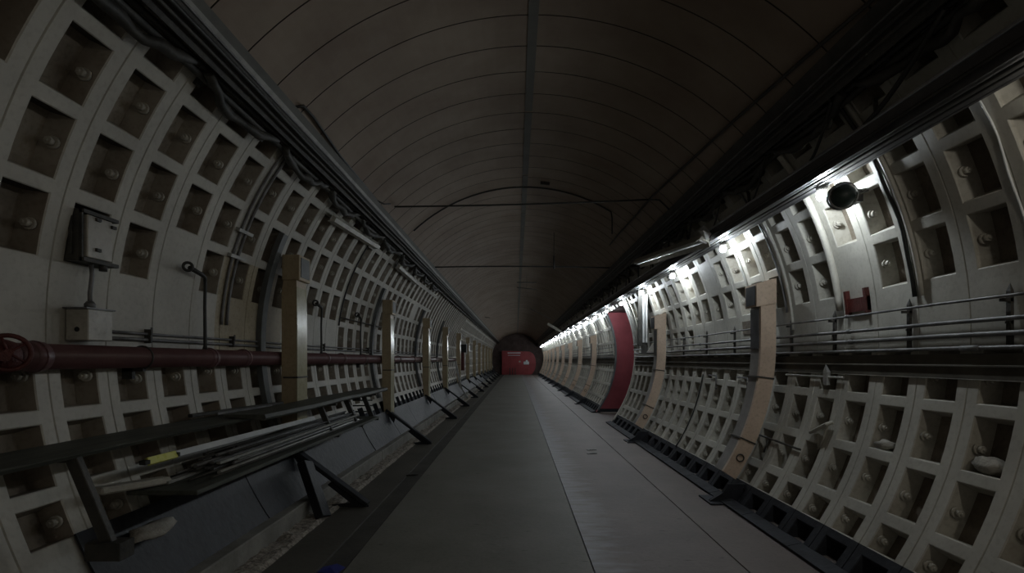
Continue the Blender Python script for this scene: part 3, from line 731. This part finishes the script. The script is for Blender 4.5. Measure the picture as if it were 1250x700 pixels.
# ---- odds and ends on the lower right wall ------------------------------------------
def lump(side, r, t, y, sx, sy, sz, m, name, label, cat, seed=0):
    mb = MB(); c = Vector(P(side, r, t, y)); n, k = 12, 8; v = []; f = []
    for j in range(k+1):
        ph = -PI/2 + PI*j/k
        for i in range(n):
            a = 2*PI*i/n; d = Vector((math.cos(ph)*math.cos(a), math.cos(ph)*math.sin(a), math.sin(ph)))
            s_ = 1 + .45*noise.noise(d*1.7 + Vector((seed,0,0))); v.append(c + Vector((d.x*sx*s_, d.y*sy*s_, d.z*sz*s_)))
    for j in range(k):
        for i in range(n): f.append((j*n+i, j*n+(i+1)%n, (j+1)*n+(i+1)%n, (j+1)*n+i))
    mb.add(v, f, 0, True); return tag(mb.build(name, m), label, cat)
lump(1, R+.06, -16.9, 9.42*S, .07, .09, .04, 'rag', 'cloth_rag', 'pale rag stuffed in a lower pocket of the right wall, farther of two', 'rag', 1)
lump(1, R+.06, -16.6, 7.36*S, .07, .13, .06, 'rag', 'cloth_rag', 'pale rag stuffed in a lower pocket of the right wall, nearer of two', 'rag', 5)
mb = MB(); a = Vector(P(1,R-.02,-17.8,11.45*S)); mb.beam(a, a+Vector((-.02,-.36,.14)), .035, .09, bev=.01, up=(1,0,.3))
mb.tube([a+Vector((0,-.12,.0)), a+Vector((-.02,-.16,-.16))], .010, 6); mb.tube([a+Vector((0,-.30,.10)), a+Vector((-.03,-.2,-.14))], .008, 6)
tag(mb.build('broken_bracket', 'side'), 'broken pale bracket sticking out of the lower right wall', 'bracket')
mb = MB(); a = Vector(P(1,R-.03,-21.2,7.3)); b = Vector(P(1,R-.03,-21.8,5.9)); mb.tube([a,b], .013, 8); mb.tube([b+Vector((0,.75,0)), b+Vector((-.05,.75,-.16))], .010, 6)
tag(mb.build('steel_bar', 'dark'), 'dark steel bar lying along the lower right wall by the first tan post', 'bar')
mb = MB(); a = Vector(P(1,R-.035,-6.8,6.6)); b = Vector(P(1,R-.035,-6.8,5.45)); mb.tube([a,b], .012, 8); mb.box((b.x-.02,b.y+.25,b.z-.09),(b.x+.02,b.y+.33,b.z+.05), bev=.006)
mb.add([(b.x-.02,b.y+.25,b.z+.05),(b.x+.02,b.y+.25,b.z+.05),(b.x+.02,b.y+.33,b.z+.05),(b.x-.02,b.y+.33,b.z+.05),(b.x,b.y+.31,b.z+.14)], [(0,1,4),(1,2,4),(2,3,4),(3,0,4)])
tag(mb.build('switch_bar', 'galv'), 'thin pale rod with an upright tab just under the dark channel, right wall', 'rod')
for k, y in enumerate((7.7, 8.9, 12.1)):
    a = Vector(P(1,R-.03,-8.2,y)); mb = MB(); mb.tube([a+Vector((0,.35,.0)), a, a+Vector((-.01,-.02,-.18))], .012, 7); mb.lathe(a+Vector((-.01,-.02,-.18)), (0,0,-1), [(.018,0),(.024,.03),(0,.05)], 8)
    tag(mb.build('hook_pipe', 'steel'), '%s small hooked pipe on the lower right wall beyond the first tan post' % ORD[k], 'pipe', 'hooked pipes on the lower right wall')

# ---- rack, boards and rods on the left ------------------------------------------------
rk = thing('storage_rack', 'low dark steel rack along the left wall holding boards and rods', 'rack', (-2.5, 5.5, .2))
def leg(y, zb):
    f = (1.24-zb)/1.0; return (-2.53,y,1.235), (-2.53+.42*(1.235-zb), y, zb)
for k, y in enumerate((3.05, 6.85, 7.9, 8.8)):
    a, b = leg(y, .74 if k == 0 else .86)
    mb = MB(); mb.beam(a, b, .07, .045, up=(0,1,0), bev=.004); mb.build('leg', 'dark', rk)
    mb = MB(); xw = CX - math.sqrt((R-.002)**2 - (1.222-CZ)**2); mb.beam((xw, y, 1.222), (-2.30 if k else -2.50, y, 1.222), .05, .03, bev=.003); mb.build('arm', 'dark', rk)
    if k == 0: continue
    mb = MB(); xw = CX - math.sqrt((R-.002)**2 - (.82-CZ)**2); mb.beam((xw, y, .82), (-2.26, y, .82), .05, .035, bev=.003); mb.build('arm', 'dark', rk)
mb = MB(); mb.box((-2.42,2.99,.66),(-2.22,3.11,.76), bev=.004); mb.build('foot_plate', 'dark', rk)
mb = MB(); mb.box((-2.74,3.75,.839),(-2.24,8.75,.872), bev=.005); mb.build('shelf', 'wood', rk)
for k, (dy, z) in enumerate(((.0,1.19),(.0,1.12),(0,1.03),(0,.93))):
    mb = MB(); mb.tube([(-2.72,8.9,z),(-2.40,8.9+.02*k,z)], .012, 7); mb.build('peg', 'dark', rk)
def plank(y0, y1, x0, x1, z, th, name, label, curl=0):
    mb = MB(); n = 24; v = []
    for i in range(n+1):
        f = i/n; y = y0 + (y1-y0)*f; w = .015*noise.noise(Vector((y*1.3, z*7, 0)))
        zz = z + .012*noise.noise(Vector((y*.9, 2, z)))+.008
        v += [(x0+w, y, zz), (x1+w, y, zz), (x1+w+.01, y, zz-curl), (x1+w-.01, y, zz-th-curl), (x0+w, y, zz-th)]
    f = []
    for i in range(n):
        for j in range(5): f.append((i*5+j, i*5+(j+1)%5, (i+1)*5+(j+1)%5, (i+1)*5+j))
    f += [(0,1,2,3,4), tuple(n*5+j for j in (4,3,2,1,0))]
    mb.add(v, f); return tag(mb.build(name, 'wood'), label, 'board')
plank(1.9, 6.38, -2.92, -2.49, 1.252, .022, 'board', 'long dark board across the near end of the left rack', .008)
plank(4.85, 9.45, -2.65, -2.28, 1.292, .02, 'board', 'long dark board on the far end of the left rack, its edge turned down', .035)
mb = MB(); mb.beam((-2.90,4.75,1.295), (-2.72,6.2,1.295), .05, .03, bev=.005); tag(mb.build('batten', 'dark'), 'short black batten lying askew on the far dark board', 'batten')
mb = MB(); mb.beam((-2.80,5.0,1.288), (-2.70,5.9,1.290), .02, .02); tag(mb.build('thin_rod', 'steel'), 'thin grey rod beside the black batten on the far dark board', 'rod')
# the yellow-ended batten
bt = thing('metal_batten', 'pale metal batten with a yellow taped end lying on the rack rods', 'batten', (-2.62,3.75,1.04))
A = Vector((-2.62,3.74,1.068)); B = Vector((-2.40,6.35,1.10)); d = (B-A).normalized()
mb = MB(); mb.beam(A + d*.34, B, .05, .022, bev=.003, up=(1,0,.55)); mb.build('bar', 'white', bt)
mb = MB(); mb.beam(A + d*.05, A + d*.33, .056, .028, bev=.003, up=(1,0,.55)); mb.build('yellow_end', 'yellow', bt)
mb = MB(); mb.beam(A, A + d*.05, .05, .03, bev=.003); mb.beam(A + d*.325, A + d*.345, .05, .03); mb.build('cap', 'rubber', bt)
names = ['steel_rod','steel_rod','copper_pipe']
rr = random.Random(5); ix = 0
rods = []
for lay in range(4):
    for k in range(7 - lay):
        x = -2.68 + .058*k + .028*lay + rr.uniform(-.008,.008); z = .889 + .038*lay
        ya = 3.85 + rr.uniform(0,.7) + .1*lay; yb = 8.4 - rr.uniform(0,1.6)
        r = rr.choice((.010,.014,.017)); mb = MB(); dx = rr.uniform(-.02,.02)
        if rr.random() < .3: mb.beam((x,ya,z), (x+dx,yb,z), .034, .022, bev=.002)
        else: mb.tube([(x,ya,z),(x+dx/2,(ya+yb)/2,z-.001),(x+dx,yb,z)], r, 8)
        m = rr.choice(('steel','steel','dark','galv','dark'))
        o = mb.build('steel_rod', m)
        tag(o, '%s long steel rod from the wall in the %s layer on the rack' % (ORD[k], ('bottom','second','third','top')[lay]), 'rod', 'rods stacked on the left rack')
mb = MB(); mb.beam((-2.75,3.5,.93),(-2.60,3.98,.90),.10,.05,bev=.012); tag(mb.build('wood_offcut', 'side'), 'short pale offcut at the near end of the rod stack', 'offcut')
lump(-1, R-.10, -27.0, 3.85, .10, .22, .05, 'rag', 'cloth_rag', 'dusty rag on the blue-black cover below the rack end', 'rag', 3)

# ---- wall sign far left -------------------------------------------------------------
t = thing('wall_cabinet', 'dark hanging cabinet with a maroon door far along the left wall', 'cabinet', (-2.9, 28.3, 1.3))
mb = MB(); mb.box((-3.03,28.1,2.20),(-2.62,28.6,2.62), bev=.01); mb.build('box', 'hole', t)
mb = MB(); mb.box((-3.03,28.15,1.25),(-2.74,28.5,2.20), bev=.01); mb.build('door', 'drkred', t)
mb = MB(); mb.box((-2.62,28.1,2.1),(-2.58,28.16,2.66)); mb.box((-3.03,28.05,2.1),(-2.98,28.1,2.66)); mb.build('frame', 'white', t)
mb = MB(); mb.beam((-2.80,24.6,1.75), (-2.55,24.6,.55), .10, .05, up=(0,1,0)); mb.beam((-2.55,24.6,.55),(-2.2,24.6,.0),.08,.05,up=(0,1,0)); tag(mb.build('leaning_prop', 'galv'), 'pale prop leaning from the maroon pipe to the floor, far left', 'prop')

mb = MB(); mb.add([(-1.68,4.50,.004),(-1.50,4.46,.004),(-1.46,4.58,.012),(-1.55,4.62,.03),(-1.66,4.60,.008),(-1.58,4.54,.028)], [(0,1,5),(1,2,5),(2,3,5),(3,4,5),(4,0,5),(0,4,3,2,1)])
M['bluescrap'] = mat('blue_plastic', (.03,.04,.22), (.05,.06,.32), 8, .5)
tag(mb.build('plastic_scrap', 'bluescrap'), 'small blue plastic scrap on the floor gutter at the bottom of the view', 'scrap')
for k, (x, y) in enumerate(((-1.62,8.3),(1.45,10.2),(1.50,10.6))):
    mb = MB(); mb.beam((x-.09,y,.006),(x+.09,y+.04,.008),.07,.008); mb.beam((x-.03,y-.03,.014),(x+.05,y+.05,.012),.03,.006)
    tag(mb.build('floor_scrap', 'rubber'), ('flat black scrap on the floor by the left gutter','flat black scrap on the right floor before the red passage, nearer','flat black scrap on the right floor before the red passage, farther')[k], 'scrap')
# ---- wires and debris on the vault -----------------------------------------------------
def wire(pts, r, label, m='rubber', name='wire', cat='wire'):
    mb = MB(); mb.tube(pts, r, 7); return tag(mb.build(name, m), label, cat)
def cat_line(a, b, sag, n=14):
    a = Vector(a); b = Vector(b); out = []
    for i in range(n+1):
        f = i/n; p = a.lerp(b, f); p.z -= sag*4*f*(1-f); out.append(p)
    return out
wire(cat_line(P(-1,RC-.02,47,8.6), P(1,RC-.02,50.2,8.6), .02), .014, 'nearer of two straight tie wires stretched across the vault')
wire(cat_line(P(-1,RC-.02,43.8,13.5), P(1,RC-.02,43.8,13.6), -.03), .018, 'farther of two straight tie wires stretched across the vault')
pts = [P(1, RC-.025, t_, 10.2) for t_ in range(58, 134, 3)]
e = Vector(pts[0]); pts = [e + Vector((.02,0,-.42)), e + Vector((.02,0,-.12))] + pts
wire(pts, .013, 'black cable arched over the vault with a loose hanging end')
pts = [P(1, RC-.03, t_, y) for t_, y in ((51,12.1),(51,11.2),(50.5,9.8),(50.4,8.6),(49.2,7.2),(47.6,5.6),(46,4.3),(45,3.6),(44.5,2.6))]
wire(pts, .016, 'long pipe running slantwise along the right side of the vault', 'dark', 'ceiling_pipe', 'pipe')
wire([P(1,RC-.03,50.4,8.6)] + [P(1,RC-.05,t_,8.3) for t_ in (48,46,44)], .013, 'short bent black pipe joining the slanting ceiling pipe to the right tray', 'rubber', 'ceiling_pipe', 'pipe')
wire([P(-1,RC-.03,44.2,7.9), P(-1,RC-.06,45,8.1), P(-1,RC-.09,46.4,8.2)], .012, 'stub of black wire beside the left tray near the tie wire')
wire([P(-1,RC-.02,44.3,5.0), P(-1,RC-.03,45.4,5.05), P(-1,RC-.03,45.5,5.3), P(-1,RC-.02,44.6,6.2), P(-1,RC-.02,44.2,8.0)], .014, 'black cable looped along the left edge of the vault')
for k, (px, py, Y, w_, b_) in enumerate(((643,346,20.5,.75,-.03),(643,352,21.2,.8,.06),(660,378,27,1.1,.5),(590,387,32,.8,.06),(600,366,26,.4,-.2))):
    x = (px-630)/FPX*Y; z = EYE + (440-py)/FPX*Y
    ztop = CZ + math.sqrt(max((RC-.02)**2 - (x-CX)**2, .1))
    a = Vector((x-w_/2,Y,z+.03)); b = Vector((x+w_/2,Y,z-b_))
    top = min(ztop, max(a.z, b.z)+1.5)
    mb = MB(); mb.beam(a, b, .12, .02); mb.tube([(x,Y,(a.z+b.z)/2),(x,Y,ztop)], .006, 5)
    tag(mb.build('hanging_strip', 'dark'), ('nearest dark strip hanging by a wire under the crown of the vault','second dark strip hanging just beyond the nearest one','long tilted dark strip hanging right of the crown','farthest dark strip, hanging over the left side','small dark strip hanging left of the crown')[k], 'hanging strip')
mb = MB(); x = (676-630)/FPX*13.55; mb.tube([(x,13.5,4.42),(x,13.5,4.10)], .022, 8); mb.tube([(x,13.5,4.25),(x,13.5,4.9+.12)], .008, 6)
tag(mb.build('hanging_rod', 'rubber'), 'short black rod hanging on the farther tie wire', 'rod')
mb = MB(); mb.beam((.45,9.9,5.08-.0), (.62,9.9,5.06), .03, .05); tag(mb.build('ceiling_clip', 'rubber'), 'small black clip on the crown of the vault beyond the arched cable', 'clip')

# ---- camera, world, view ------------------------------------------------------------------
cam = bpy.data.cameras.new('camera'); co = bpy.data.objects.new('camera', cam); C.objects.link(co)
co.location = (0, 0, EYE); co.rotation_euler = (PI/2, 0, 0)
cam.sensor_width = 36; cam.lens = 36*FPX/1250; cam.shift_x = -5/1250; cam.shift_y = 90/1250; cam.clip_start = .05; cam.clip_end = 200
sc = bpy.context.scene; sc.camera = co
w = bpy.data.worlds.new('world'); sc.world = w; w.use_nodes = True
w.node_tree.nodes['Background'].inputs[0].default_value = (1.0,.93,.82,1); w.node_tree.nodes['Background'].inputs[1].default_value = .12
sc.view_settings.view_transform = 'Standard'; sc.view_settings.look = 'None'; sc.view_settings.exposure = 0; sc.view_settings.gamma = 1
sc.view_settings.use_curve_mapping = False
